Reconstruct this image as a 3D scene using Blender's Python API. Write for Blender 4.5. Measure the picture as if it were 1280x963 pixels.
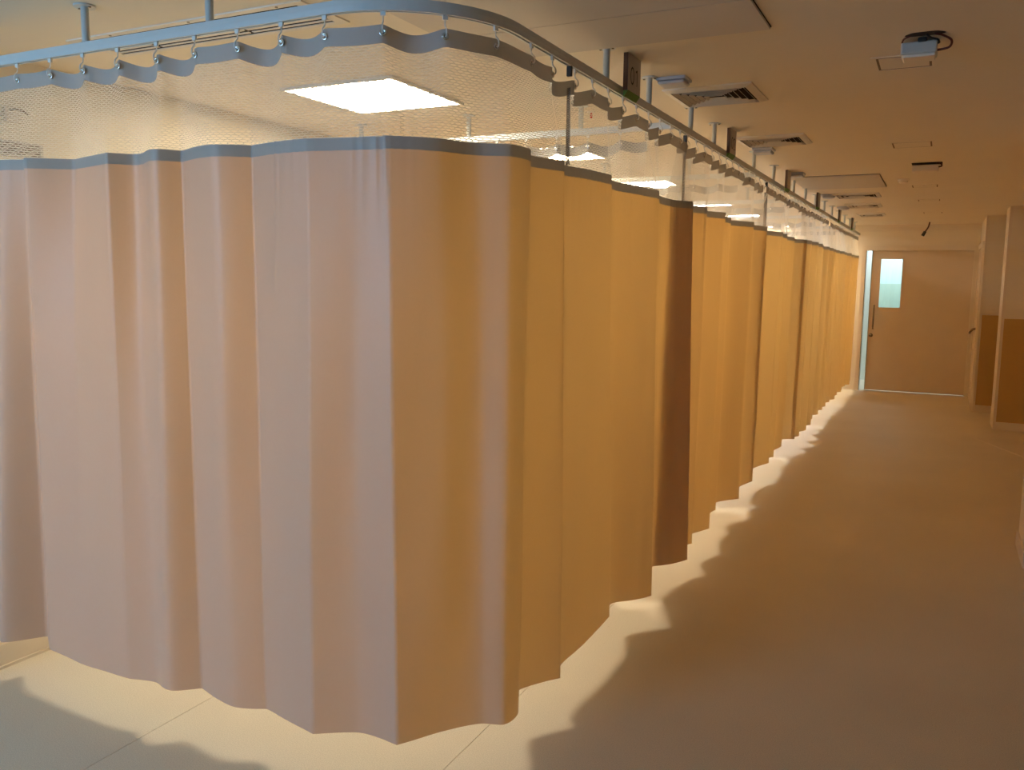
import bpy, bmesh, math, random
import numpy as np
from mathutils import Matrix, Vector

# ------------------------------------------------------------------ scene, camera, light
for o in list(bpy.data.objects): bpy.data.objects.remove(o)
scene = bpy.context.scene
COL = scene.collection
random.seed(7); rng = np.random.default_rng(7)

W_, H_ = 1280.0, 963.0
CX, CY = W_/2, H_/2
d1 = np.array([1178-CX, -(355-CY), 0.]); d2 = np.array([-1500-CX, -(325-CY), 0.])   # vanishing points: along / across the corridor
FPX = math.sqrt(-(d1[0]*d2[0]+d1[1]*d2[1])); d1[2] = d2[2] = -FPX
AY = d1/np.linalg.norm(d1); AX = -d2/np.linalg.norm(d2); AZ = np.cross(AX, AY)
ROT = np.stack([AX, AY, AZ])
EYE = np.array([0, 0, 1.64])
def onz(x, y, z):
    r = ROT @ np.array([x-CX, -(y-CY), -FPX]); t = (z-EYE[2])/r[2]; return EYE+t*r
cam_data = bpy.data.cameras.new('camera'); cam = bpy.data.objects.new('camera', cam_data); COL.objects.link(cam)
cam_data.sensor_width = 36; cam_data.lens = FPX*36/W_; cam_data.clip_start = .05
M4 = Matrix([list(ROT[0])+[EYE[0]], list(ROT[1])+[EYE[1]], list(ROT[2])+[EYE[2]], [0, 0, 0, 1]])
cam.matrix_world = M4
scene.camera = cam

world = bpy.data.worlds.new('world'); scene.world = world; world.use_nodes = True
world.node_tree.nodes['Background'].inputs[0].default_value = (.62, .78, 1, 1)
world.node_tree.nodes['Background'].inputs[1].default_value = .25

def area(name, loc, direction, sx, sy, power, col):
    l = bpy.data.lights.new(name, 'AREA'); l.shape = 'RECTANGLE'; l.size = sx; l.size_y = sy
    l.energy = power; l.color = col
    o = bpy.data.objects.new(name, l); COL.objects.link(o); o.location = loc
    o.rotation_euler = Vector(direction).to_track_quat('-Z', 'Y').to_euler()
    return o
# daylight entering by the window of the open area before the bays, and the lamp of the lobby beyond the end door
area('window_daylight', (-5.2, -5.88, 1.55), (.40, 1, -.03), 3.0, 1.3, 275, (.32, .60, 1))
area('lobby_lamp', (-.4, 15.3, 2.42), (0, 0, -1), 1.2, .6, 25, (.84, .97, 1))

PANEL_STRENGTH = 32
BAYS = 6
DIV_Y = [4.05+2.04*k for k in range(5)]
PANEL_Y = [3.445+2.03*k for k in range(BAYS)]
PANEL_COL = [(1, .84, .58), (1.2, .98, .66), (1.3, 1.18, .95), (1.35, 1.3, 1.2), (1.4, 1.3, 1.1), (1.35, 1.15, .80)]

vs = scene.view_settings
vs.view_transform = 'Standard'; vs.look = 'None'; vs.gamma = 1; vs.use_curve_mapping = False
vs.exposure = 0.18
scene.cycles.max_bounces = 10; scene.cycles.diffuse_bounces = 7; scene.cycles.transmission_bounces = 8
scene.cycles.transparent_max_bounces = 8; scene.cycles.sample_clamp_indirect = 6
scene.cycles.use_denoising = True
scene.cycles.caustics_reflective = False; scene.cycles.caustics_refractive = False

# ------------------------------------------------------------------ materials
def newmat(name):
    m = bpy.data.materials.new(name); m.use_nodes = True; nt = m.node_tree
    return m, nt, nt.nodes['Principled BSDF'], nt.nodes['Material Output']
def noise_bump(nt, bsdf, scale, strength, dist=.002, vec_scale=None):
    tc = nt.nodes.new('ShaderNodeTexCoord'); n = nt.nodes.new('ShaderNodeTexNoise'); n.inputs['Scale'].default_value = scale
    n.inputs['Detail'].default_value = 5
    src = tc.outputs['Object']
    if vec_scale:
        mp = nt.nodes.new('ShaderNodeMapping'); mp.inputs['Scale'].default_value = vec_scale
        nt.links.new(src, mp.inputs[0]); src = mp.outputs[0]
    nt.links.new(src, n.inputs['Vector'])
    b = nt.nodes.new('ShaderNodeBump'); b.inputs['Strength'].default_value = strength; b.inputs['Distance'].default_value = dist
    nt.links.new(n.outputs['Fac'], b.inputs['Height']); nt.links.new(b.outputs[0], bsdf.inputs['Normal'])
    return n, b
def plain(name, col, rough=.5, metal=0, spec=.5, var=0, vscale=3, bump=0, bscale=60):
    m, nt, b, out = newmat(name)
    b.inputs['Roughness'].default_value = rough; b.inputs['Metallic'].default_value = metal
    b.inputs['Specular IOR Level'].default_value = spec
    b.inputs['Base Color'].default_value = (*col, 1)
    if var:
        tc = nt.nodes.new('ShaderNodeTexCoord'); n = nt.nodes.new('ShaderNodeTexNoise'); n.inputs['Scale'].default_value = vscale
        n.inputs['Detail'].default_value = 6; nt.links.new(tc.outputs['Object'], n.inputs['Vector'])
        r = nt.nodes.new('ShaderNodeValToRGB')
        r.color_ramp.elements[0].position = .3; r.color_ramp.elements[1].position = .7
        r.color_ramp.elements[0].color = (*[c*(1-var) for c in col], 1); r.color_ramp.elements[1].color = (*[min(1, c*(1+var)) for c in col], 1)
        nt.links.new(n.outputs['Fac'], r.inputs[0]); nt.links.new(r.outputs[0], b.inputs['Base Color'])
    if bump: noise_bump(nt, b, bscale, bump)
    return m
def emit(name, col, strength):
    m, nt, b, out = newmat(name); nt.nodes.remove(b)
    e = nt.nodes.new('ShaderNodeEmission'); e.inputs[0].default_value = (*col, 1); e.inputs[1].default_value = strength
    nt.links.new(e.outputs[0], out.inputs[0]); return m
def cloth(name, col, tcol, fac, rough=.42, spec=.45, weave=True):
    m, nt, b, out = newmat(name)
    b.inputs['Base Color'].default_value = (*col, 1); b.inputs['Roughness'].default_value = rough
    b.inputs['Specular IOR Level'].default_value = spec
    t = nt.nodes.new('ShaderNodeBsdfTranslucent'); t.inputs[0].default_value = (*tcol, 1)
    mx = nt.nodes.new('ShaderNodeMixShader'); mx.inputs[0].default_value = fac
    nt.links.new(b.outputs[0], mx.inputs[1]); nt.links.new(t.outputs[0], mx.inputs[2]); nt.links.new(mx.outputs[0], out.inputs[0])
    if weave:
        n, bp = noise_bump(nt, b, 5, .35, .006, (1, 1, .35))
        # faint unevenness of the cloth
        tc = nt.nodes.new('ShaderNodeTexCoord'); n2 = nt.nodes.new('ShaderNodeTexNoise'); n2.inputs['Scale'].default_value = 90
        nt.links.new(tc.outputs['Object'], n2.inputs['Vector'])
        r = nt.nodes.new('ShaderNodeValToRGB'); r.color_ramp.elements[0].color = (*[c*.95 for c in col], 1); r.color_ramp.elements[1].color = (*col, 1)
        nt.links.new(n2.outputs['Fac'], r.inputs[0]); nt.links.new(r.outputs[0], b.inputs['Base Color'])
    return m
MT = {}
MT['fabric'] = cloth('peach_curtain_fabric', (.42, .435, .43), (.90, .515, .145), .30)
MT['band'] = cloth('grey_seam_band', (.36, .37, .37), (.5, .42, .33), .12, .5)
MT['tape'] = cloth('grey_heading_tape', (.42, .42, .42), (.5, .42, .33), .14, .5)
MT['net'] = cloth('white_net_thread', (.78, .75, .70), (.85, .8, .72), .38, .6, .3, weave=False)
MT['shaded_fold'] = cloth('shaded_net_thread', (.20, .18, .18), (.3, .25, .2), .1, .6, .3, weave=False)  # shade of the doubled net put into a dark thread colour
MT['rail'] = plain('white_painted_aluminium', (.60, .64, .66), .35, 0, .5)
MT['eyelet'] = plain('nickel_eyelet', (.75, .75, .74), .25, 1)
MT['hook'] = plain('clear_white_plastic', (.8, .8, .78), .35)
MT['black'] = plain('black_plastic', (.015, .014, .013), .4)
MT['wall'] = plain('cream_wall_paint', (.80, .73, .62), .6, var=.02, vscale=2, bump=.1, bscale=180)
MT['dado'] = plain('ochre_dado_paint', (.58, .37, .13), .5, var=.03, vscale=2, bump=.1, bscale=180)
MT['ceil'] = plain('ceiling_paint', (.80, .73, .62), .75, var=.015, vscale=1.5, bump=.08, bscale=120)
MT['trim'] = plain('cream_trim', (.78, .70, .60), .45)
MT['white_metal'] = plain('white_powder_coat', (.72, .68, .62), .45)
MT['hatch'] = plain('hatch_board', (.62, .57, .52), .6, var=.015)
MT['lamp_box'] = plain('grey_white_plastic', (.55, .56, .62), .4)
MT['lamp_body'] = plain('dull_white_plastic', (.50, .50, .46), .5)
MT['dark'] = plain('plenum_shade', (.035, .022, .012), .9)  # dark colour paints the shade inside ducts, holes and hatch joints
MT['door'] = plain('door_laminate', (.70, .60, .49), .5, var=.02, vscale=4)
MT['steel'] = plain('brushed_steel', (.30, .24, .18), .35, 1)
MT['alu'] = plain('door_edge_aluminium', (.45, .50, .53), .35, .6)
MT['wire'] = plain('dark_red_cable', (.10, .018, .012), .5)
MT['lobby'] = plain('lobby_wall_paint', (.76, .82, .82), .6)
MT['lobby_dado'] = plain('lobby_dado_paint', (.60, .66, .60), .6)
MT['sign'] = plain('sign_face', (.48, .42, .38), .45)
MT['sign_edge'] = plain('sign_edge', (.10, .055, .04), .5)
MT['green'] = plain('sign_green_bevel', (.10, .22, .02), .5)
MT['ink'] = plain('sign_ink', (.03, .025, .02), .6)
MT['gap'] = plain('painted_gap_shade', (.22, .15, .09), .8)  # brown that paints the shade between rim and cover
MT['red'] = plain('red_glass_bulb', (.6, .03, .01), .2)
def glass():
    m, nt, b, out = newmat('vision_panel_glass'); nt.nodes.remove(b)
    t = nt.nodes.new('ShaderNodeBsdfTransparent'); t.inputs[0].default_value = (.86, .97, .97, 1)
    g = nt.nodes.new('ShaderNodeBsdfGlossy'); g.inputs['Roughness'].default_value = .02
    mx = nt.nodes.new('ShaderNodeMixShader'); mx.inputs[0].default_value = .05
    nt.links.new(t.outputs[0], mx.inputs[1]); nt.links.new(g.outputs[0], mx.inputs[2]); nt.links.new(mx.outputs[0], out.inputs[0]); return m
MT['glass'] = glass()
def vinyl():
    m, nt, b, out = newmat('speckled_vinyl_floor')
    tc = nt.nodes.new('ShaderNodeTexCoord')
    big = nt.nodes.new('ShaderNodeTexNoise'); big.inputs['Scale'].default_value = 1.2; big.inputs['Detail'].default_value = 6
    fine = nt.nodes.new('ShaderNodeTexNoise'); fine.inputs['Scale'].default_value = 260; fine.inputs['Detail'].default_value = 2
    dots = nt.nodes.new('ShaderNodeTexVoronoi'); dots.inputs['Scale'].default_value = 9
    for n in (big, fine, dots): nt.links.new(tc.outputs['Object'], n.inputs['Vector'])
    r1 = nt.nodes.new('ShaderNodeValToRGB'); r1.color_ramp.elements[0].position = .3; r1.color_ramp.elements[1].position = .75
    r1.color_ramp.elements[0].color = (.72, .65, .55, 1); r1.color_ramp.elements[1].color = (.79, .72, .61, 1)
    nt.links.new(big.outputs['Fac'], r1.inputs[0])
    r2 = nt.nodes.new('ShaderNodeValToRGB'); r2.color_ramp.elements[0].color = (.80, .80, .80, 1); r2.color_ramp.elements[1].color = (1.1, 1.1, 1.1, 1)
    r2.color_ramp.elements[0].position = .35; r2.color_ramp.elements[1].position = .6
    nt.links.new(fine.outputs['Fac'], r2.inputs[0])
    mul = nt.nodes.new('ShaderNodeMix'); mul.data_type = 'RGBA'; mul.blend_type = 'MULTIPLY'; mul.inputs[0].default_value = .6
    nt.links.new(r1.outputs[0], mul.inputs[6]); nt.links.new(r2.outputs[0], mul.inputs[7])
    r3 = nt.nodes.new('ShaderNodeValToRGB'); r3.color_ramp.elements[0].position = .02; r3.color_ramp.elements[1].position = .03
    r3.color_ramp.elements[0].color = (.55, .5, .45, 1); r3.color_ramp.elements[1].color = (1, 1, 1, 1)
    nt.links.new(dots.outputs['Distance'], r3.inputs[0])
    mul2 = nt.nodes.new('ShaderNodeMix'); mul2.data_type = 'RGBA'; mul2.blend_type = 'MULTIPLY'; mul2.inputs[0].default_value = .5
    nt.links.new(mul.outputs[2], mul2.inputs[6]); nt.links.new(r3.outputs[0], mul2.inputs[7])
    nt.links.new(mul2.outputs[2], b.inputs['Base Color'])
    b.inputs['Roughness'].default_value = .5; b.inputs['Specular IOR Level'].default_value = .35
    bp = nt.nodes.new('ShaderNodeBump'); bp.inputs['Strength'].default_value = .08; bp.inputs['Distance'].default_value = .001
    nt.links.new(fine.outputs['Fac'], bp.inputs['Height']); nt.links.new(bp.outputs[0], b.inputs['Normal'])
    return m
MT['floor'] = vinyl()

# ------------------------------------------------------------------ helpers
def tag(o, label=None, cat=None, group=None, kind=None):
    if label: o['label'] = label
    if cat: o['category'] = cat
    if group: o['group'] = group
    if kind: o['kind'] = kind
    return o
def link(name, me, mat, parent=None, loc=(0, 0, 0)):
    o = bpy.data.objects.new(name, me); COL.objects.link(o); o.location = loc
    if mat is not None and not me.materials: me.materials.append(MT[mat] if isinstance(mat, str) else mat)
    if parent: o.parent = parent
    return o
def empty(name, loc, label, cat, group=None):
    o = bpy.data.objects.new(name, None); COL.objects.link(o); o.location = loc; o.empty_display_size = .1
    return tag(o, label, cat, group)
def mesh(name, verts, faces, smooth=False):
    me = bpy.data.meshes.new(name); me.from_pydata([tuple(v) for v in verts], [], faces); me.update()
    if smooth: me.polygons.foreach_set('use_smooth', [True]*len(me.polygons))
    return me
def bm_box(bm, x0, x1, y0, y1, z0, z1):
    vs = [bm.verts.new(p) for p in [(x0, y0, z0), (x1, y0, z0), (x1, y1, z0), (x0, y1, z0), (x0, y0, z1), (x1, y0, z1), (x1, y1, z1), (x0, y1, z1)]]
    for f in [(3, 2, 1, 0), (4, 5, 6, 7), (0, 1, 5, 4), (1, 2, 6, 5), (2, 3, 7, 6), (3, 0, 4, 7)]: bm.faces.new([vs[i] for i in f])
def bm_mesh(name, bm):
    me = bpy.data.meshes.new(name); bm.to_mesh(me); bm.free(); return me
def box_mesh(name, x0, x1, y0, y1, z0, z1, bev=0):
    bm = bmesh.new(); bm_box(bm, x0, x1, y0, y1, z0, z1)
    if bev: bmesh.ops.bevel(bm, geom=bm.edges[:], offset=bev, segments=2, affect='EDGES', profile=.5)
    return bm_mesh(name, bm)
def box(name, mat, x0, x1, y0, y1, z0, z1, parent=None, bev=0, org=None):
    """box in world coordinates; with a parent the coordinates are relative to it"""
    if parent: return link(name, box_mesh(name, x0, x1, y0, y1, z0, z1, bev), mat, parent)
    c = ((x0+x1)/2, (y0+y1)/2, z0)
    return link(name, box_mesh(name, x0-c[0], x1-c[0], y0-c[1], y1-c[1], 0, z1-z0, bev), mat, None, c)
def boxes_mesh(name, lst):
    bm = bmesh.new()
    for b in lst: bm_box(bm, *b)
    return bm_mesh(name, bm)
def structure(name, mat, *b, parent=None):
    o = box(name, mat, *b, parent=parent)
    if not parent: o['kind'] = 'structure'
    return o
def lathe_mesh(name, prof, seg=20):
    vs, fs = [], []
    for r, z in prof:
        for k in range(seg): vs.append((r*math.cos(2*math.pi*k/seg), r*math.sin(2*math.pi*k/seg), z))
    n = len(prof)
    for i in range(n-1):
        for k in range(seg): fs.append((i*seg+k, i*seg+(k+1) % seg, (i+1)*seg+(k+1) % seg, (i+1)*seg+k))
    fs.append(tuple(range(seg-1, -1, -1))); fs.append(tuple((n-1)*seg+k for k in range(seg)))
    return mesh(name, vs, fs, True)
def tube_mesh(name, pts, r, seg=8):
    pts = [Vector(p) for p in pts]; vs, fs = [], []
    for i, p in enumerate(pts):
        t = (pts[min(i+1, len(pts)-1)]-pts[max(i-1, 0)]).normalized()
        a = t.cross(Vector((0, 0, 1)))
        if a.length < .05: a = t.cross(Vector((1, 0, 0)))
        a.normalize(); b = t.cross(a)
        for k in range(seg):
            q = 2*math.pi*k/seg; vs.append(p+a*(r*math.cos(q))+b*(r*math.sin(q)))
    for i in range(len(pts)-1):
        for k in range(seg): fs.append((i*seg+k, i*seg+(k+1) % seg, (i+1)*seg+(k+1) % seg, (i+1)*seg+k))
    fs.append(tuple(range(seg-1, -1, -1))); fs.append(tuple((len(pts)-1)*seg+k for k in range(seg)))
    return mesh(name, vs, fs, True)
def smooth_path(pts, n=8):
    P = [np.array(p, float) for p in pts]; out = []
    for i in range(len(P)-1):
        a, b, c, d = P[max(i-1, 0)], P[i], P[i+1], P[min(i+2, len(P)-1)]
        for k in range(n):
            t = k/n; out.append(.5*((2*b)+(-a+c)*t+(2*a-5*b+4*c-d)*t*t+(-a+3*b-3*c+d)*t**3))
    out.append(P[-1]); return out

# ------------------------------------------------------------------ the setting
ZC = 2.50
XL, XR, YB, YE = -3.42, 2.0, -6.0, 14.05
XO, YO = -8.0, 1.88          # open area before the bays
# floor: screed and welded vinyl sheets
fl = structure('floor', 'dado', XO-.12, XR+.12, YB-.12, 16.1, -.12, -.003)
def sheet(x0, x1, y0, y1):
    o = link('vinyl_sheet', mesh('vinyl_sheet', [(x0, y0, 0), (x1, y0, 0), (x1, y1, 0), (x0, y1, 0), (x0, y0, -.003), (x1, y0, -.003), (x1, y1, -.003), (x0, y1, -.003)],
        [(0, 1, 2, 3), (0, 4, 5, 1), (1, 5, 6, 2), (2, 6, 7, 3), (3, 7, 4, 0)]), 'floor', fl)
    o.matrix_parent_inverse = Matrix.Translation(-fl.location); return o
seams = [XL, -2.452, -1.392, XR]
for a, b in zip(seams[:-1], seams[1:]): sheet(a+.0012, b-.0012, YB, 16.0)
for a in np.arange(XO, XL-.5, 1.145): sheet(a+.0012, a+1.145-.0012, YB, YO)
p0, p1 = onz(1215, 547, 0), onz(1290, 576, 0)
dv = (p1-p0)/np.linalg.norm(p1-p0); nv = np.array([-dv[1], dv[0], 0])*.006
w = link('weld_seam', mesh('weld_seam', [tuple(p0-nv+np.array([0, 0, .0])), tuple(p1-nv), tuple(p1+nv), tuple(p0+nv), tuple(p0+np.array([0, 0, .0025])), tuple(p1+np.array([0, 0, .0025]))],
    [(0, 1, 5, 4), (4, 5, 2, 3), (0, 4, 3), (1, 2, 5)]), 'trim', fl)
w.matrix_parent_inverse = Matrix.Translation(-fl.location)
structure('ceiling', 'ceil', XO-.12, XR+.12, YB-.12, 16.1, ZC, ZC+.12)
# left wall (head wall of the bays) with the window opening before the bays
WX0, WX1, WZ0, WZ1 = -6.8, -3.6, .85, 2.25
wl = link('wall_left', boxes_mesh('wall_left', [(XL-.12, XL, YO, YE, 0, ZC), (XO, XL-.12, YO, YO+.12, 0, ZC)]), 'wall'); wl['kind'] = 'structure'
structure('wall_far_left', 'wall', XO-.12, XO, YB-.12, YO+.12, 0, ZC)
wb = link('wall_back', boxes_mesh('wall_back', [(XO, WX0, YB-.12, YB, 0, ZC), (WX1, XR+.12, YB-.12, YB, 0, ZC), (WX0, WX1, YB-.12, YB, 0, WZ0), (WX0, WX1, YB-.12, YB, WZ1, ZC)]), 'wall'); wb['kind'] = 'structure'
structure('wall_daylight_baffle', 'wall', -2.0, -1.9, YB, -.55, 0, ZC)  # unseen wall, added to keep window daylight off the corridor floor
win = bpy.data.objects.new('window_1', None); COL.objects.link(win); win.location = ((WX0+WX1)/2, YB-.06, WZ0); win['kind'] = 'structure'
hx, hz = (WX1-WX0)/2, WZ1-WZ0
link('window_frame', boxes_mesh('window_frame', [(-hx, -hx+.06, -.03, .03, 0, hz), (hx-.06, hx, -.03, .03, 0, hz), (-hx, hx, -.03, .03, 0, .06), (-hx, hx, -.03, .03, hz-.06, hz), (-.03, .03, -.025, .025, .06, hz-.06)]), 'trim', win)
for s_ in (-1, 1): link('pane', box_mesh('pane', min(s_*.03, s_*(hx-.06)), max(s_*.03, s_*(hx-.06)), -.003, .003, .06, hz-.06), 'glass', win)
bl = link('baseboard_left', boxes_mesh('baseboard_left', [(XL, XL+.012, YO, YE, 0, .10), (XL, XL+.022, YO, YE, 0, .012)]), 'trim'); bl['kind'] = 'structure'
# end wall with the door opening
DX0, DX1, DZ = -1.06, .395, 2.14
link('wall_end', boxes_mesh('wall_end', [(XL-.12, DX0, YE, YE+.12, 0, ZC), (DX1, .45, YE, YE+.12, 0, ZC), (DX0, DX1, YE, YE+.12, DZ, ZC)]), 'wall')['kind'] = 'structure'
link('trim_1', boxes_mesh('trim_1', [(XL, .45, YE-.05, YE, 2.43, ZC), (XL, .45, YE-.02, YE, 2.41, 2.43)]), 'trim')['kind'] = 'structure'   # cornice on the end wall
link('trim_2', boxes_mesh('trim_2', [(DX0-.055, DX0, YE-.02, YE+.12, 0, DZ+.055), (DX1, DX1+.05, YE-.02, YE+.12, 0, DZ+.055), (DX0, DX1, YE-.02, YE+.12, DZ, DZ+.055), (DX1-.012, DX1, YE-.02, YE+.026, 0, DZ), (DX0, DX1, YE-.02, YE+.026, DZ-.014, DZ)]), 'trim')['kind'] = 'structure'   # door frame
link('baseboard_end', boxes_mesh('baseboard_end', [(XL+.03, DX0-.06, YE-.012, YE, 0, .10)]), 'trim')['kind'] = 'structure'
# door leaf, a hand's breadth open at its left edge
door = bpy.data.objects.new('door_1', None); COL.objects.link(door); door.location = (DX1, YE+.03, 0); door['kind'] = 'structure'
LX0 = -.965-DX1
vx0, vx1, vz0, vz1 = -.85-DX1, -.545-DX1, 1.27, 2.005
link('door_leaf', boxes_mesh('door_leaf', [(LX0, vx0, 0, .045, .012, DZ-.006), (vx1, -.004, 0, .045, .012, DZ-.006), (vx0, vx1, 0, .045, .012, vz0), (vx0, vx1, 0, .045, vz1, DZ-.006)]), 'door', door)
link('edge_strip', box_mesh('edge_strip', LX0-.012, LX0, -.002, .05, .012, DZ-.006), 'alu', door)
link('glazing_bead', boxes_mesh('glazing_bead', [(vx0-.012, vx0+.006, -.006, .0, vz0-.012, vz1+.012), (vx1-.006, vx1+.012, -.006, .0, vz0-.012, vz1+.012), (vx0, vx1, -.006, 0, vz0-.012, vz0+.006), (vx0, vx1, -.006, 0, vz1-.006, vz1+.012)]), 'door', door)
link('vision_panel', box_mesh('vision_panel', vx0, vx1, .018, .024, vz0, vz1), 'glass', door)
hd = link('pull_handle', tube_mesh('pull_handle', [(-.905-DX1, 0, .95), (-.905-DX1, -.045, .955), (-.905-DX1, -.05, .98), (-.905-DX1, -.05, 1.27), (-.905-DX1, -.045, 1.295), (-.905-DX1, 0, 1.30)], .012), 'steel', door)
lk = lathe_mesh('lock', [(.028, 0), (.028, .012), (.02, .02), (.011, .03)], 16); lk.transform(Matrix.Rotation(math.pi/2, 4, 'X'))
link('lock', lk, 'steel', door, (-.925-DX1, 0, .85))
jm = link('jamb_lining', box_mesh('jamb_lining', DX0-DX1+.0, DX0-DX1+.012, -.045, .09, 0, DZ), 'alu', door)
# lobby beyond the door
link('wall_lobby', boxes_mesh('wall_lobby', [(-2.6, 1.0, 15.9, 16.0, 1.63, ZC), (-2.7, -2.6, YE+.12, 16, 0, ZC), (-2.6, -1.02, 15.6, 15.9, 0, ZC), (1.0, 1.1, YE+.12, 16, 1.63, ZC)]), 'lobby')['kind'] = 'structure'
link('wall_lobby_dado', boxes_mesh('wall_lobby_dado', [(-1.02, 1.0, 15.9, 16.0, 0, 1.63), (1.0, 1.1, YE+.12, 16, 0, 1.63)]), 'lobby_dado')['kind'] = 'structure'
# right side: door jog, two wall corners and the recess between them
RX, RY = .45, 12.42
def dado_wall(n, face, x0, x1, y0, y1, split=1.02):
    a = structure('wall_right_'+n, 'wall', x0, x1, y0, y1, split, ZC)
    b = structure('wall_right_'+n+'_dado', 'dado', x0, x1, y0, y1, .09, split)
    return a, b
structure('wall_right_jog', 'wall', RX, RX+.03, RY, YE+.12, 0, ZC)
dado_wall('far', None, RX+.03, XR+.12, RY, RY+.12, 1.25)
structure('trim_3', 'trim', RX-.004, RX+.02, RY-.004, RY+.03, 0, ZC)
structure('baseboard_right_far', 'trim', RX+.02, XR, RY-.012, RY+.12, 0, .09)
PX_, PY_ = .615, 11.0
dado_wall('mid', None, PX_+.03, XR+.12, PY_, PY_+.5, 1.26)
structure('trim_4', 'trim', PX_, PX_+.03, PY_-.002, PY_+.5, 0, ZC)
structure('baseboard_right_mid', 'trim', PX_+.03, XR, PY_-.012, PY_+.5, 0, .09)
QX, QY = .535, 6.13
dado_wall('near', None, QX+.03, XR+.12, QY-.5, QY, 1.26)
structure('trim_5', 'trim', QX, QX+.03, QY-.5, QY+.002, .0, ZC)
structure('baseboard_right_near', 'trim', QX-.012, XR, QY-.512, QY+.012, 0, .09)
dado_wall('side', None, XR, XR+.12, YB, RY, 1.26)
# side door on the jog
sd = bpy.data.objects.new('door_2', None); COL.objects.link(sd); sd.location = (RX, 13.25, 0); sd['kind'] = 'structure'
link('door_leaf', box_mesh('door_leaf', -.012, 0, -.62, .62, .01, 2.12), 'door', sd)
link('door_frame', boxes_mesh('door_frame', [(-.025, 0, -.69, -.62, 0, 2.19), (-.025, 0, .62, .69, 0, 2.19), (-.025, 0, -.62, .62, 2.12, 2.19)]), 'trim', sd)
lv = link('door_lever', tube_mesh('door_lever', smooth_path([(-.012, -.55, 1.06), (-.05, -.55, 1.055), (-.075, -.53, 1.03), (-.085, -.44, 1.0)], 5), .016), 'steel', sd)
link('lever_rose', box_mesh('lever_rose', -.022, -.012, -.59, -.51, .94, 1.12, .004), 'steel', sd)

# ------------------------------------------------------------------ curtain rail
RY0 = 1.945; RRAD = .39; RXC = -1.173
def rail_path():
    pts = []
    for x in np.linspace(XL, RXC-RRAD, 24): pts.append((x, RY0 + .012*(x+3.42)/1.86))
    y1 = pts[-1][1]
    for a in np.linspace(0, math.pi/2, 22)[1:]: pts.append((RXC-RRAD+RRAD*math.sin(a), y1+RRAD-RRAD*math.cos(a)))
    for y in np.linspace(y1+RRAD, YE, 60)[1:]: pts.append((RXC, y))
    return np.array(pts)
RP = rail_path(); RS = np.concatenate([[0], np.cumsum(np.linalg.norm(np.diff(RP, axis=0), axis=1))])
def rail_at(P, S, s):
    s = np.clip(s, 0, S[-1]); x = np.interp(s, S, P[:, 0]); y = np.interp(s, S, P[:, 1])
    e = .02; dx = np.interp(s+e, S, P[:, 0])-np.interp(s-e, S, P[:, 0]); dy = np.interp(s+e, S, P[:, 1])-np.interp(s-e, S, P[:, 1])
    l = np.hypot(dx, dy)+1e-9
    return np.stack([x, y], -1), np.stack([dy/l, -dx/l], -1)     # point, outward normal (to the right of travel)
def project_s(P, S, pts):
    dense = np.linspace(0, S[-1], 3000); q, _ = rail_at(P, S, dense)
    return np.array([dense[np.argmin(((q-p)**2).sum(1))] for p in pts])
ZR0, ZR1 = 2.355, 2.387
def rail_mesh(name, P, S, hw=.011):
    ss = S; pt, n = rail_at(P, S, ss); vs, fs = [], []
    prof = [(-hw, ZR0), (-.004, ZR0), (-.004, ZR0+.008), (.004, ZR0+.008), (.004, ZR0), (hw, ZR0), (hw+.001, (ZR0+ZR1)/2), (hw, ZR1), (-hw, ZR1), (-hw-.001, (ZR0+ZR1)/2)]
    k = len(prof)
    for p, nn in zip(pt, n):
        for o, z in prof: vs.append((p[0]+nn[0]*o, p[1]+nn[1]*o, z))
    for i in range(len(ss)-1):
        for j in range(k): fs.append((i*k+j, i*k+(j+1) % k, (i+1)*k+(j+1) % k, (i+1)*k+j))
    fs.append(tuple(range(k))); fs.append(tuple((len(ss)-1)*k+j for j in reversed(range(k))))
    return mesh(name, vs, fs)
bm = bmesh.new()
hanger_me = lathe_mesh('hanger', [(.0125, ZR1), (.0125, ZC-.006), (.034, ZC-.006), (.034, ZC)], 14)
for p in hanger_me.polygons: p.use_smooth = abs(p.normal.z) < .5
screw_me = lathe_mesh('screw', [(.005, ZC-.009), (.005, ZC-.006)], 8)
rail = empty('curtain_rail', (0, 0, 0), 'long white curtain rail curving at the corner and running down the corridor', 'curtain rail')
link('track', rail_mesh('track', RP, RS), 'rail', rail)
HX = [(-2.53, None), (-1.995, None), (-1.52, 0)]
hpos = [(-3.05, RY0), (-2.53, RY0), (-1.995, RY0+.009), (-1.53, RY0+.014)]
hpos += [(RXC, y) for y in (3.10, 3.62, 4.30, 4.79, 5.9, 6.65, 7.6, 8.3, 9.0, 9.7, 10.4, 11.1, 11.8, 12.5, 13.2)]
for p in hpos:
    h = link('hanger', hanger_me, 'rail', rail, (p[0], p[1], 0))
    if p[1] < 5:
        for s in (-1, 1): link('screw', screw_me, 'steel', h, (s*.024, 0, 0))

# ------------------------------------------------------------------ curtains
ZT0, ZT1 = 2.273, 2.322      # heading tape
ZBAND, ZB0 = 2.032, 1.998    # top and bottom of the seam band
ZHEM = .15
eyelet_me = lathe_mesh('eyelet', [(.0035, .0), (.0035, .0015), (.0085, .0025), (.0105, .0015), (.0105, 0)], 14)
eyelet_me.transform(Matrix.Rotation(-math.pi/2, 4, 'X'))          # faces +y
hook_me = tube_mesh('hook', smooth_path([(0, .006, 2.298), (0, .012, 2.303), (0, .010, 2.318), (0, 0, 2.330), (0, 0, ZR0+.006)], 4), .0022, 6)
glider_me = box_mesh('glider', -.007, .007, -.0035, .0035, ZR0-.012, ZR0+.006)

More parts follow.
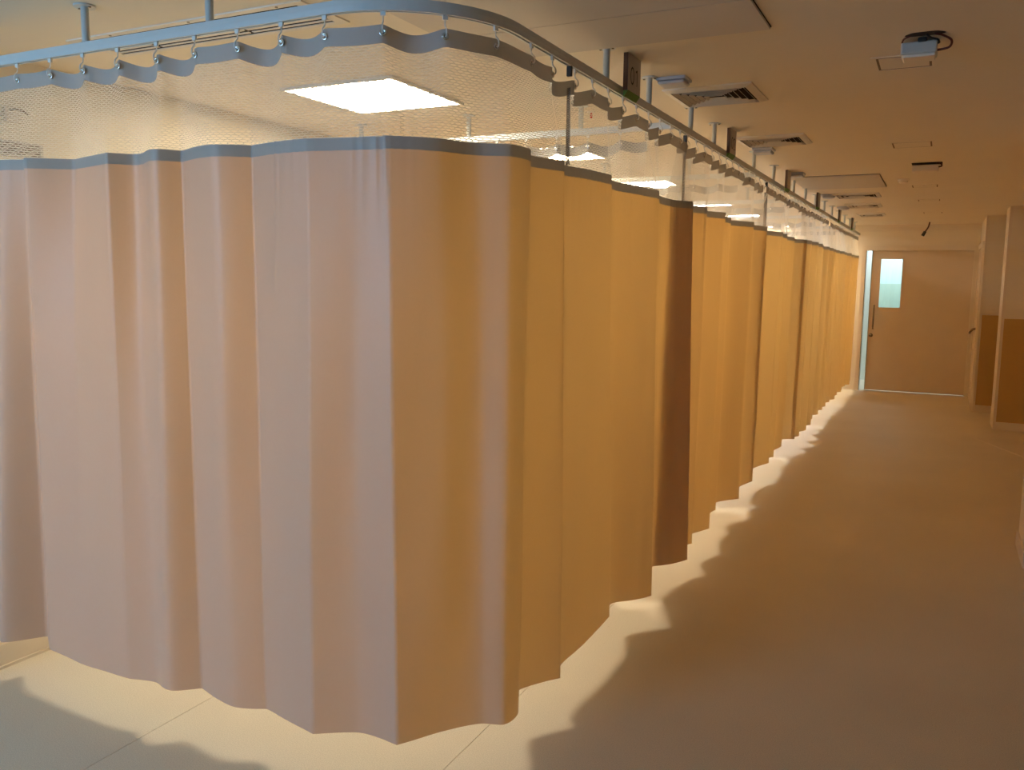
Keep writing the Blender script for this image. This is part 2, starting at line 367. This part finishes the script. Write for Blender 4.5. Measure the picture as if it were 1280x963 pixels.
def spline(keys, sharp, n=10, tens=.55):
    """cardinal spline through keys with per-key sharpness; n samples per span"""
    K = np.array(keys, float); N = len(K); out = []
    tan_in, tan_out = np.zeros_like(K), np.zeros_like(K)
    for i in range(N):
        a = K[max(i-1, 0)]; b = K[i]; c = K[min(i+1, N-1)]
        la = np.linalg.norm(b-a)+1e-6; lc = np.linalg.norm(c-b)+1e-6
        d = ((b-a)/la*lc+(c-b)/lc*la)/(la+lc)
        if i in sharp: tan_in[i] = (b-a)/la*.8; tan_out[i] = (c-b)/lc*.8
        else: tan_in[i] = tan_out[i] = d
    for i in range(N-1):
        L = np.linalg.norm(K[i+1]-K[i]); m0, m1 = tan_out[i]*L*tens*1.6, tan_in[i+1]*L*tens*1.6
        for k in range(n):
            t = k/n; t2, t3 = t*t, t**3
            out.append((2*t3-3*t2+1)*K[i]+(t3-2*t2+t)*m0+(-2*t3+3*t2)*K[i+1]+(t3-t2)*m1)
    out.append(K[-1]); return np.array(out)

def net_mesh(name, bot, top, cell, thread):
    """hexagonal net of ribbons between two space curves (M,3)"""
    mid = (bot+top)/2
    S = np.concatenate([[0], np.cumsum(np.linalg.norm(np.diff(mid, axis=0), axis=1))])
    L = S[-1]; Hh = float(np.mean(top[:, 2]-bot[:, 2]))
    a = cell/math.sqrt(3); q_ = .36            # hexagon side; cells lie flat, wider than tall
    cols = int(L/cell)+1; rows = int(Hh/(1.5*a*q_))+1
    I, J = np.meshgrid(np.arange(cols), np.arange(rows)); I = I.ravel(); J = J.ravel()
    cx = I*cell+(J % 2)*cell/2; cz = J*1.5*a*q_
    segs = []
    ang = [math.pi/2, math.pi*5/6, math.pi*7/6, math.pi*3/2]   # three edges of each cell: top-left, left, bottom-left
    for q in range(3):
        segs.append((cx+a*math.cos(ang[q]), cz+q_*a*math.sin(ang[q]), cx+a*math.cos(ang[q+1]), cz+q_*a*math.sin(ang[q+1])))
    u0, v0, u1, v1 = [np.concatenate([s[k] for s in segs]) for k in range(4)]
    ok = (v0 >= 0) & (v1 >= 0) & (v0 <= Hh) & (v1 <= Hh) & (u0 >= 0) & (u1 >= 0) & (u0 <= L) & (u1 <= L)
    u0, v0, u1, v1 = u0[ok], v0[ok], u1[ok], v1[ok]
    dl = np.hypot(u1-u0, v1-v0); nx, ny = -(v1-v0)/dl*thread/2, (u1-u0)/dl*thread/2
    U = np.stack([u0+nx, u1+nx, u1-nx, u0-nx], 1).ravel(); V = np.stack([v0+ny, v1+ny, v1-ny, v0-ny], 1).ravel()/Hh
    def ev(C): return np.stack([np.interp(U, S, C[:, k]) for k in range(3)], 1)
    co = ev(bot)*(1-V)[:, None]+ev(top)*V[:, None]
    n = len(u0); me = bpy.data.meshes.new(name)
    me.vertices.add(4*n); me.vertices.foreach_set('co', co.ravel())
    me.loops.add(4*n); me.loops.foreach_set('vertex_index', np.arange(4*n))
    me.polygons.add(n); me.polygons.foreach_set('loop_start', np.arange(n)*4); me.polygons.foreach_set('loop_total', np.full(n, 4))
    me.update(calc_edges=True); return me

def grid_mesh(name, rows):
    R, Cn = len(rows), len(rows[0]); vs = np.concatenate(rows).tolist()
    fs = [(r*Cn+c, r*Cn+c+1, (r+1)*Cn+c+1, (r+1)*Cn+c) for r in range(R-1) for c in range(Cn-1)]
    return mesh(name, vs, fs, True)

def curtain(name, label, topk, botk, sharp, P, S, eyelets_s, cell, thread, n=10, group=None, zhem=ZHEM, wrinkle=1.0, seed=0, gather=None, eye_parts=True):
    r = np.random.default_rng(seed)
    Tp, Bp = spline(topk, sharp, n), spline(botk, sharp, n); M = len(Tp)
    arc = np.concatenate([[0], np.cumsum(np.linalg.norm(np.diff(Tp, axis=0), axis=1))])
    # heading tape curve
    s = np.maximum.accumulate(project_s(P, S, Tp)); s = np.linspace(s[0], s[-1], M)*.35+s*.65
    ev = np.array(eyelets_s)
    bulge = np.where(r.random(len(ev)+1) < .5, -r.uniform(.025, .05, len(ev)+1), r.uniform(-.006, .012, len(ev)+1)); sag = np.abs(bulge)*.42+.003
    fine = np.linspace(s[0], s[-1], max(60, len(ev)*12)); 
    ks = np.searchsorted(ev, fine); lo = np.where(ks > 0, ev[np.clip(ks-1, 0, len(ev)-1)], fine[0]-.05); hi = np.where(ks < len(ev), ev[np.clip(ks, 0, len(ev)-1)], fine[-1]+.05)
    ph = np.sin(np.pi*np.clip((fine-lo)/(hi-lo+1e-9), 0, 1))
    pt, nn = rail_at(P, S, fine); tp = pt+nn*(bulge[ks]*ph)[:, None]; tz = -sag[ks]*ph
    def at_s(q): return np.stack([np.interp(q, fine, tp[:, 0]), np.interp(q, fine, tp[:, 1]), np.interp(q, fine, tz)], 1)
    org = np.array([Tp[:, 0].mean(), Tp[:, 1].mean(), 0])
    e = empty(name, tuple(org), label, 'curtain', group)
    def part(nm, me, mat):
        me.transform(Matrix.Translation(-Vector(org))); return link(nm, me, mat, e)
    tape_top = np.stack([tp[:, 0], tp[:, 1], ZT1+tz], 1); tape_bot = np.stack([tp[:, 0], tp[:, 1], ZT0+tz], 1)
    part('heading_tape', grid_mesh('heading_tape', [tape_bot, (tape_bot+tape_top)/2, tape_top]), 'tape')
    # fabric rows
    f1, f2 = r.uniform(0, 6, 2), r.uniform(0, 6, 2)
    nrm = np.gradient(Tp, axis=0); nrm /= np.linalg.norm(nrm, axis=1)[:, None]+1e-9; nrm = np.stack([nrm[:, 1], -nrm[:, 0]], 1)
    def row(z):
        k = (ZBAND-z)/(ZBAND-ZHEM); k = k**.9 if k > 0 else 0
        p = Tp*(1-k)+Bp*k; d = ZB0-z
        amp = .0036*math.exp(-max(d, 0)/.14)*wrinkle
        g = 1.0 if gather is None else sum(np.exp(-((arc-gc)/gw)**2) for gc, gw in gather)+.06
        off = g*amp*(np.sin(arc*260+f1[0])+.7*np.sin(arc*171+f1[1]+d*3)) + wrinkle*.0022*np.sin(arc*19+z*2.3+f2[0])*math.sin(z*3.1+f2[1]) + wrinkle*.0016*np.sin(arc*31-z*4.1+f2[1])
        return np.stack([p[:, 0]+nrm[:, 0]*off, p[:, 1]+nrm[:, 1]*off, np.full(M, z)+(0 if z > .3 else .006*np.sin(arc*7+f1[0]))], 1)
    zs = np.concatenate([np.linspace(zhem, 1.5, 12), np.linspace(1.5, ZB0, 12)[1:]])
    part('fabric', grid_mesh('fabric', [row(z) for z in zs]), 'fabric')
    part('seam_band', grid_mesh('seam_band', [row(z) for z in (ZB0-.0005, (ZB0+ZBAND)/2, ZBAND)]), 'band')
    q = at_s(s); net_top = np.stack([q[:, 0], q[:, 1], ZT0+q[:, 2]+.002], 1); b = row(ZBAND-.002)
    net = part('net', net_mesh('net', b, net_top, cell, thread), 'net')
    if eye_parts:
        for sv in ev:
            if sv < s[0] or sv > s[-1]: continue
            p, nn1 = rail_at(P, S, np.array([sv])); p = p[0]; nv1 = nn1[0]; a = math.atan2(nv1[1], nv1[0])-math.pi/2
            oe = link('eyelet', eyelet_me, 'eyelet', e, (p[0]+nv1[0]*.001-org[0], p[1]+nv1[1]*.001-org[1], 2.300)); oe.rotation_euler.z = a
            oh = link('hook', hook_me, 'hook', e, (p[0]-org[0], p[1]-org[1], 0)); oh.rotation_euler.z = a
            og = link('glider', glider_me, 'hook', oh)
    return e

def px(lst, z): return [onz(x, y, z)[:2] for x, y in lst]
# curtain before bay 01, round the corner: fold by fold
TA = [(30.3, 197.5), (92.8, 199), (133.5, 191), (165.6, 192.8), (197, 186.6), (226.6, 188.4), (268.8, 180.6), (315.6, 182), (343.8, 177), (384, 173.2), (438.8, 171.9), (485.6, 169.4), (551, 173.4), (595, 178.8), (640, 180.5), (661, 186.5), (664, 194), (705.5, 201)]
BA = [(62.8, 812), (101, 828), (162.5, 848.7), (193, 854), (215, 866), (252.5, 862.8), (294, 883.4), (333, 885), (352, 895), (391, 918), (448, 917.7), (496, 934), (556, 915.5), (603, 904), (630, 904.5), (646, 893), (648, 862.8), (700.6, 849.6)]
TL = [(-3.40, 1.95), (-3.20, 1.90), (-3.05, 1.96)]; BL = [(-3.40, 2.05), (-3.38, 2.01), (-3.36, 2.05)]
topA = TL+px([(0, 200), (29.7, 199.5)], ZBAND)+px(TA, ZBAND)
botA = BL+px([(0, 803.5), (60, 796)], ZHEM)+px(BA, ZHEM)
ey_px = [(-2.891), (-2.72), (-2.558), (-2.394), (-2.221), (-2.06), (-1.889), (-1.724), (-1.57)]
evA = [-3.4+.17, -3.06]+ey_px
evA = [x-XL for x in evA]
s_corner = RS[-1]-(YE-2.36)
evA += [evA[-1]+.175, evA[-1]+.345, evA[-1]+.515]
evA += list(s_corner+np.array([2.45, 2.61, 2.72])-2.36)
evA = sorted(set(np.round(evA, 3)))
curtain('privacy_curtain', 'peach curtain wrapping the rounded front corner, nearest to the camera', topA, botA, {4, 5, 6, 7, 10, 12, 14, 16}, RP, RS, evA, .0215, .0022, n=12, seed=3, group='privacy curtains on the long rail',
        gather=[(1.82, .07), (2.15, .07)])
# second curtain of bay 01
TB = [(706.4, 206), (737, 212.3), (764.0, 218.9), (764.7, 226), (789.5, 231), (823.7, 238.8), (824.5, 245), (837, 248.7), (845, 250.4), (866, 252)]
BB = [(701.5, 831), (731, 805.7), (762, 772.8), (764, 755), (790, 749), (815, 745.5), (816, 710), (828, 707.5), (838, 705), (859.4, 698.8)]
sB = lambda y: s_corner+y-2.36
curtain('privacy_curtain', 'second peach curtain along the corridor, hanging below the 01 sign', [(-1.162, 2.672)]+px(TB, ZBAND), [(-1.205, 2.815)]+px(BB, ZHEM), {3, 6}, RP, RS, [sB(y) for y in np.arange(2.80, 4.3, .165)], .0215, .0022, n=14, seed=11, group='privacy curtains on the long rail')
# curtains of the bays further down: plan of the folds read from the hem
far = [(860.5, 682), (864.7, 681), (865.8, 666.7), (887, 660), (887, 643), (894.8, 638.8), (894.8, 629), (923, 622.6), (924, 609.5), (940.7, 603),
       (941.7, 584.8), (960.8, 579.5), (960.8, 573.5), (967, 572.4), (967, 562.9), (976.7, 558.3), (977.7, 550), (993, 548.8)]
fp = px(far, ZHEM)
def lift(k, dx=.03): return [(p[0]+dx, p[1]-.06) for p in k]
kC, kD = [(-1.275, 4.20)]+fp[:10], [(-1.262, 6.40)]+fp[10:]
def zig(y0, y1, nf, amp, sd):
    r = np.random.default_rng(sd); ys = np.linspace(y0, y1, 2*nf+1); out = []
    for i, y in enumerate(ys):
        x = (-1.235 if i % 2 == 0 else -1.235+amp*r.uniform(.6, 1.15)); out.append((x, y+(r.uniform(-.03, .03) if 0 < i < 2*nf else 0)))
    return out
kE, kF, kG = zig(8.40, 10.31, 5, .085, 1), zig(10.315, 12.19, 5, .085, 2), zig(12.195, 13.98, 5, .085, 5)
names = ['third peach curtain along the corridor, below the second hanging sign', 'fourth peach curtain from the corner, backlit orange, halfway down the corridor',
         'fifth peach curtain from the corner along the corridor', 'sixth peach curtain from the corner, next to last before the end wall', 'last peach curtain, farthest along the corridor beside the end door']
for i, (k, lb) in enumerate(zip([kC, kD, kE, kF, kG], names)):
    y0, y1 = k[0][1], k[-1][1]
    curtain('privacy_curtain', lb, lift(k), k, set(range(len(k) % 2 and 2 or 1, len(k), 2)), RP, RS, [sB(y) for y in np.arange(y0+.05, y1, .17)], .018, .0028, n=8, seed=20+i, group='privacy curtains on the long rail')
def shaded_fold(cur, x, y, wd=.024):  # adds a dark strip where the folded net end lies in shade
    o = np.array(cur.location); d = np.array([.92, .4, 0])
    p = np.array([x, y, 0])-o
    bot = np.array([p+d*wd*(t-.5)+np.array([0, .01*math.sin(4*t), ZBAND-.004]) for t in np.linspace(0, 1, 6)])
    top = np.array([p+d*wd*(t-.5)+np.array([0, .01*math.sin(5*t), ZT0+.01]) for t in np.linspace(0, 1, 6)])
    link('shaded_net_fold', net_mesh('shaded_net_fold', bot, top, .012, .0030), 'shaded_fold', cur)
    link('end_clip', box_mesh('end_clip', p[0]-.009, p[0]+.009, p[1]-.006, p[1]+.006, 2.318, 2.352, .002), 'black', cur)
cur = [o for o in COL.objects if o.name.startswith('privacy_curtain')]
shaded_fold(cur[1], -1.166, 2.735); shaded_fold(cur[2], -1.18, 4.235, .022); shaded_fold(cur[3], -1.18, 6.42, .03)
# divider curtains between the bays, on cross rails
for i, yd in enumerate(DIV_Y):
    DP = np.array([(x, yd) for x in np.linspace(XL, RXC-.012, 30)]); DS = np.concatenate([[0], np.cumsum(np.linalg.norm(np.diff(DP, axis=0), axis=1))])
    ordn = ['first', 'second', 'third', 'fourth', 'fifth'][i]
    rl = empty('cross_rail', (0, 0, 0), 'white cross rail between bays, %s behind the corner, seen through the net' % ordn, 'curtain rail', 'cross rails between the bays')
    link('track', rail_mesh('track', DP, DS), 'rail', rl)
    for x in (-3.0, -2.3, -1.66): link('hanger', hanger_me, 'rail', rl, (x, yd, 0))
    r = np.random.default_rng(50+i); xs = np.linspace(-3.36, -1.32, 27)
    k = [(x, yd+(-.045 if j % 2 else .04)*r.uniform(.6, 1.1)) for j, x in enumerate(xs)]
    curtain('divider_curtain', 'peach dividing curtain between bays, %s behind the corner curtain' % ordn, k, k, set(), DP, DS, list(np.arange(.1, 2.16, .17)), .018, .0022, n=6, seed=70+i, group='divider curtains between the bays', eye_parts=(i < 3))

# ------------------------------------------------------------------ ceiling things
def panel_light(y, i):
    lb = 'square white ceiling light panel, %s down the row behind the curtains' % ['nearest', 'second', 'third', 'fourth', 'fifth', 'last'][i]
    e = empty('ceiling_light', (-2.47, y, ZC), lb, 'ceiling light', 'light panels over the bays')
    link('frame', boxes_mesh('frame', [(-.31, .31, -.31, -.295, -.012, 0), (-.31, .31, .295, .31, -.012, 0), (-.31, -.295, -.295, .295, -.012, 0), (.295, .31, -.295, .295, -.012, 0)]), 'white_metal', e)
    link('diffuser', box_mesh('diffuser', -.295, .295, -.295, .295, -.008, -.003), emit('lit_diffuser', PANEL_COL[i], PANEL_STRENGTH), e)
for i, y in enumerate(PANEL_Y): panel_light(y, i)

def bar_mesh(name, L, depth=.016, tilt=.6, th=.0016):
    bm = bmesh.new(); bm_box(bm, -L/2, L/2, -th/2, th/2, -depth/2, depth/2)
    bmesh.ops.rotate(bm, verts=bm.verts, cent=(0, 0, 0), matrix=Matrix.Rotation(tilt, 3, 'X')); return bm_mesh(name, bm)
def square_vent(x0, x1, y0, y1, label, nb=6):
    cx, cy = (x0+x1)/2, (y0+y1)/2; w = (x1-x0)/2; h = (y1-y0)/2
    e = empty('ceiling_vent', (cx, cy, ZC), label, 'air vent', 'square ceiling vents')
    f = .032
    bm = bmesh.new()
    o = [(-w, -h), (w, -h), (w, h), (-w, h)]; i_ = [(-w+f, -h+f), (w-f, -h+f), (w-f, h-f), (-w+f, h-f)]
    vo = [bm.verts.new((x, y, 0)) for x, y in o]; vo2 = [bm.verts.new((x, y, -.006)) for x, y in o]; vi = [bm.verts.new((x, y, -.016)) for x, y in i_]; vi2 = [bm.verts.new((x, y, -.002)) for x, y in i_]
    for k in range(4):
        j = (k+1) % 4
        for A, B in ((vo, vo2), (vo2, vi), (vi, vi2)): bm.faces.new([A[k], A[j], B[j], B[k]])
    bmesh.ops.recalc_face_normals(bm, faces=bm.faces)
    link('frame', bm_mesh('frame', bm), 'white_metal', e)
    link('duct_shade', box_mesh('duct_shade', -w+f-.002, w-f+.002, -h+f-.002, h-f+.002, -.003, -.001), 'dark', e)  # flat dark plate, the duct's shade as colour
    wi, hi = w-f, h-f; half = nb
    for side in range(4):
        for k in range(half):
            t = (k+.5)/half
            L = 2*(wi if side % 2 == 0 else hi)*(1-t)*.97
            if L < .03: continue
            d = (hi if side % 2 == 0 else wi)*t
            me = bar_mesh('louvre_blade', L, .016, -.75)
            ob = link('louvre_blade', me, 'white_metal', e)
            ang = side*math.pi/2; ob.rotation_euler.z = ang
            base = hi if side % 2 == 0 else wi
            off = -(base-d); ob.location = (-math.sin(ang)*off, math.cos(ang)*off, -.0105)
    return e
square_vent(-1.195, -.795, 3.87, 4.27, 'square louvred ceiling vent nearest, right of the 01 sign')
square_vent(-1.18, -.775, 5.29, 5.66, 'square louvred ceiling vent beside the second hanging sign')
square_vent(-1.02, -.60, 8.95, 9.4, 'square louvred ceiling vent just beyond the far hatch', 4)
square_vent(-1.02, -.66, 10.15, 10.6, 'square louvred ceiling vent second beyond the far hatch', 4)
square_vent(-1.02, -.70, 11.6, 12.0, 'square louvred ceiling vent farthest, near the end wall', 3)
# slot diffuser above the front rail
def slot_diffuser(x0, x1, y0, y1, label):
    cx, cy = (x0+x1)/2, (y0+y1)/2; w, h = (x1-x0)/2, (y1-y0)/2
    e = empty('slot_diffuser', (cx, cy, ZC), label, 'air vent')
    f = .028
    link('frame', boxes_mesh('frame', [(-w, w, -h, -h+f, -.005, 0), (-w, w, h-f, h, -.005, 0), (-w, -w+.04, -h+f, h-f, -.005, 0), (w-.04, w, -h+f, h-f, -.005, 0)]), 'white_metal', e)
    link('duct_shade', box_mesh('duct_shade', -w+.039, w-.039, -h+f-.001, h-f+.001, -.002, -.001), 'dark', e)  # dark plate behind the slats, painted shade instead of a recess
    n = 6; L = w-.04; pitch = (2*h-2*f)/(n+.5)
    for k in range(n):
        y = -h+f+(k+.75)*pitch
        for a, b in ((-L, -.30), (-.285, L-.36), (L-.345, L)):
            link('slat', box_mesh('slat', a, b, y-.0065, y+.0065, -.0045, -.0015), 'white_metal', e)
    for s in (-.6, .1, .8): link('screw', screw_me, 'steel', e, (s*w, -h+.014, -ZC+.002))
slot_diffuser(-2.96, -1.85, 2.19, 2.44, 'long slotted ceiling air diffuser above the front curtain rail')
# access hatches
def hatch(x0, x1, y0, ym, y1, label):
    e = empty('ceiling_hatch', ((x0+x1)/2, (y0+y1)/2, ZC), label, 'ceiling hatch', 'ceiling hatches'); w, h = (x1-x0)/2, (y1-y0)/2; m = ym-(y0+y1)/2
    link('gap_shade', box_mesh('gap_shade', -w, w, -h, h, -.002, 0), 'dark', e)  # dark backing plate paints the shade of the hatch joints
    link('panel', box_mesh('panel', -w+.003, w-.003, -h+.003, m-.0025, -.010, -.0015), 'hatch', e)
    link('panel', box_mesh('panel', -w+.003, w-.003, m+.0025, h-.003, -.010, -.0015), 'hatch', e)
hatch(-1.66, -.575, 2.02, 2.735, 3.085, 'large flush two-panel ceiling hatch above the corner, at the top edge')
hatch(-1.19, -.50, 7.45, 7.72, 8.42, 'large flush two-panel ceiling hatch halfway down the corridor')
# emergency lamps and detectors along the curtain
def lamp_box(x0, x1, y0, y1, dz, label):
    e = empty('emergency_light', ((x0+x1)/2, (y0+y1)/2, ZC), label, 'emergency light', 'small ceiling box lamps'); w, h = (x1-x0)/2, (y1-y0)/2
    link('base', box_mesh('base', -w, w, -h, h, -dz*.45, 0, .004), 'lamp_box', e)
    link('cover', box_mesh('cover', -w+.006, w-.006, -h+.006, h-.006, -dz, -dz*.45, .010), 'lamp_box', e)
lamp_box(-1.15, -1.02, 3.63, 3.74, .030, 'small grey-white ceiling box lamp right beside the 01 sign')
lamp_box(-1.16, -1.03, 5.74, 5.87, .035, 'small grey-white ceiling box lamp beyond the second square vent')
lamp_box(-1.16, -1.03, 7.12, 7.25, .035, 'small grey-white ceiling box lamp at the near end of the far hatch')
def detector(x, y, r, label, mat='lamp_box'):
    e = empty('smoke_detector', (x, y, ZC), label, 'smoke detector', 'round ceiling detectors')
    me = lathe_mesh('base', [(r, 0), (r, -.012), (r*.96, -.016)], 24); link('base', me, mat, e)
    link('dome', lathe_mesh('dome', [(r*.8, -.014), (r*.78, -.028), (r*.6, -.036), (r*.3, -.04), (.001, -.041)], 24), mat, e)
detector(-1.06, 9.05, .075, 'round ceiling detector before the third square vent')
detector(-1.06, 10.5, .075, 'round ceiling detector close to the end of the curtain row')
detector(-.345, 7.9, .045, 'tiny round white ceiling detector in mid corridor', 'trim')
# flush ceiling plates over the corridor
def plate(x0, x1, y0, y1, label):
    e = empty('ceiling_plate', ((x0+x1)/2, (y0+y1)/2, ZC), label, 'ceiling plate', 'blank plates along the corridor ceiling'); w, h = (x1-x0)/2, (y1-y0)/2
    r = .018; d = -.002
    link('rim', boxes_mesh('rim', [(-w, w, -h, -h+r, d, 0), (-w, w, h-r, h, d, 0), (-w, -w+r, -h+r, h-r, d, 0), (w-r, w, -h+r, h-r, d, 0)]), 'ceil', e)
    link('gap_shade', box_mesh('gap_shade', -w+r, w-r, -h+r, h-r, -.0008, 0), 'gap', e)  # thin brown plate, joint shade put into its colour
    link('cover', box_mesh('cover', -w+r+.009, w-r-.009, -h+r+.013, h-r-.013, -.0018, -.0005), 'ceil', e)
plate(-.305, -.075, 3.66, 3.90, 'blank ceiling plate nearest, behind the hanging wired lamp')
plate(-.355, -.095, 5.86, 6.12, 'blank ceiling plate alone in mid corridor ceiling')
plate(-.315, -.075, 8.40, 8.66, 'blank ceiling plate beyond the second corridor lamp')
plate(-.30, -.06, 9.85, 10.1, 'blank ceiling plate second beyond the second corridor lamp')
plate(-.28, -.04, 11.6, 11.85, 'blank ceiling plate farthest, near the end wall')
# lamp pulled out of the ceiling with its cables
e = empty('hanging_lamp', (-.125, 3.42, ZC), 'white box lamp hanging loose from dark red wires at the corridor ceiling', 'lamp')
hole = [(.015+.062*math.cos(t)*(1+.12*math.sin(3*t)), -.035+.030*math.sin(t)*(1+.15*math.cos(2*t))) for t in np.linspace(0, 2*math.pi, 24, endpoint=False)]
link('hole_shade', mesh('hole_shade', [(x, y, -.0012) for x, y in hole]+[(x, y, 0) for x, y in hole], [tuple(reversed(range(24)))]+[(k, (k+1) % 24, 24+(k+1) % 24, 24+k) for k in range(24)]), 'dark', e)  # flat dark patch, the hole's shade painted on the ceiling
link('housing', box_mesh('housing', -.062, .055, .0, .10, -.056, -.014, .006), 'lamp_body', e)
link('cover', box_mesh('cover', -.055, .050, .006, .094, -.066, -.055, .004), 'ceil', e)
link('junction_block', box_mesh('junction_block', -.008, .022, -.005, .03, -.018, -.002, .004), 'black', e)
link('cable', tube_mesh('cable', smooth_path([(.045, -.03, -.002), (.070, -.015, -.006), (.098, .0, -.022), (.092, .02, -.040), (.054, .03, -.044)], 8), .004), 'wire', e)
link('cable', tube_mesh('cable', smooth_path([(-.03, -.03, -.002), (-.052, -.01, -.006), (-.058, .01, -.014), (-.045, .02, -.016)], 8), .003), 'wire', e)
link('cable', tube_mesh('cable', smooth_path([(.02, -.03, -.002), (.035, -.01, -.010), (.055, -.005, -.016), (.060, .01, -.024), (.05, .02, -.02)], 8), .0035), 'black', e)
e = empty('corridor_lamp', (-.165, 6.95, ZC), 'second corridor lamp, a pale box sagging from a dark gap in the ceiling', 'lamp')
link('hole_shade', box_mesh('hole_shade', -.09, .11, -.06, .06, -.0015, 0), 'dark', e)  # dark plate paints the shade of the gap above the lamp
link('housing', box_mesh('housing', -.085, .085, -.055, .055, -.06, -.016, .006), 'trim', e)
link('cable', tube_mesh('cable', smooth_path([(.07, -.03, -.002), (.10, -.03, -.01), (.105, -.02, -.025), (.085, -.02, -.03)], 6), .005), 'wire', e)
# loose cable on the end wall above the door
e = empty('loose_cable', (-.25, YE-.02, 2.50), 'short dark cable dangling from the ceiling above the end door', 'cable')
link('cable', tube_mesh('cable', smooth_path([(.03, -.55, .0), (.035, -.55, .0), (.02, -.55, -.07), (-.02, -.55, -.14)], 8), .010), 'wire', e)
link('plug', tube_mesh('plug', [(-.015, -.55, -.13), (-.045, -.55, -.19)], .022, 10), 'black', e)
# sprinkler behind the net
sp = onz(739, 147, 2.47)
e = empty('sprinkler_head', (sp[0], sp[1], ZC), 'tiny sprinkler head with red bulb seen through the net', 'sprinkler')
link('escutcheon', lathe_mesh('escutcheon', [(.022, 0), (.022, -.004), (.012, -.008)], 16), 'white_metal', e)
link('bulb', lathe_mesh('bulb', [(.004, -.008), (.006, -.02), (.006, -.028), (.003, -.034)], 10), 'red', e)

# ------------------------------------------------------------------ bay number signs
def digit_paths(ch):
    if ch == '0': return [[(.5*.62*math.cos(t)*1.0, .5*math.sin(t)) for t in np.linspace(0, 2*math.pi, 25)]]
    if ch == '1': return [[(-.18, .34), (-.06, .42), (.06, .5)], [(.06, .5), (.06, 0), (.06, -.5)]]
    if ch == '2': return [[(-.28, .26), (-.22, .42), (0, .5), (.22, .42), (.28, .22), (.15, 0), (-.28, -.5), (.3, -.5)]]
def stroke_mesh(name, paths, size, wd, depth):
    bm = bmesh.new()
    for p in paths:
        P = np.array(p)*size; n = len(P); T = np.gradient(P, axis=0); T /= np.linalg.norm(T, axis=1)[:, None]+1e-9; Nn = np.stack([-T[:, 1], T[:, 0]], 1)*wd/2
        A = [bm.verts.new((depth, *(q+m))) for q, m in zip(P, Nn)]; B = [bm.verts.new((depth, *(q-m))) for q, m in zip(P, Nn)]
        for i in range(n-1): bm.faces.new([B[i], B[i+1], A[i+1], A[i]])
    bmesh.ops.solidify(bm, geom=bm.faces[:], thickness=.0006)
    return bm_mesh(name, bm)
SIGN_Y = [3.272, 5.03, 7.03, 8.86, 10.8, 12.4]
sl = ['grey 01 bay sign with green lower edge hanging beside the rail', 'second hanging bay sign from the corner, beside a square vent', 'third hanging bay sign, at the near edge of the far hatch',
      'fourth hanging bay sign, beyond the far hatch', 'fifth hanging bay sign along the rail', 'last hanging bay sign, nearest the end wall']
for i, y in enumerate(SIGN_Y):
    e = empty('bay_sign', (RXC+.042, y, ZC), sl[i], 'sign', 'bay number signs')
    h = .155; w = .072; t = .009
    link('face', box_mesh('face', t-.001, t+.0015, -w, w, -h+.017, -.001), 'sign', e)
    link('body', box_mesh('body', -t, t-.001, -w-.004, w+.002, -h+.017, 0), 'sign_edge', e)
    link('green_bevel', mesh('green_bevel', [(t+.0015, -w, -h+.017), (t+.0015, w, -h+.017), (-t+.004, w, -h-.004), (-t+.004, -w, -h-.004), (-t, -w, -h+.017), (-t, w, -h+.017), (-t, w, -h-.004), (-t, -w, -h-.004)],
        [(0, 3, 2, 1), (4, 5, 6, 7), (0, 1, 5, 4), (3, 7, 6, 2), (0, 4, 7, 3), (1, 2, 6, 5)]), 'green', e)
    if i < 2:
        for ch, dy in zip(('01', '02')[i], (-.028, .024)):
            g = link('digit', stroke_mesh('digit', digit_paths(ch), .060, .0068, t+.0024), 'ink', e, (0, dy, -.078))

# ------------------------------------------------------------------ things on the head wall, seen through the net
e = empty('wall_grille', (XL, 2.25, 2.115), 'pale louvred grille high on the left wall behind the net', 'air vent')
link('frame', boxes_mesh('frame', [(0, .012, -.20, -.188, 0, .06), (0, .012, .128, .14, 0, .06), (0, .012, -.188, .128, 0, .008), (0, .012, -.188, .128, .052, .06)]), 'hatch', e)
link('backing', box_mesh('backing', 0, .004, -.188, .128, .008, .052), 'steel', e)
for k in range(4): link('slat', box_mesh('slat', .003, .011, -.188, .128, .012+.010*k, .017+.010*k), 'hatch', e)
e = empty('wall_bracket', (XL, 2.275, 2.25), 'small cream wall bracket above the grille at left edge', 'bracket')
link('plate', box_mesh('plate', 0, .012, -.035, .035, 0, .06, .003), 'trim', e)
link('arm', tube_mesh('arm', smooth_path([(.01, -.02, .045), (.05, -.02, .045), (.06, .0, .04), (.06, .025, .03)], 5), .004), 'steel', e)
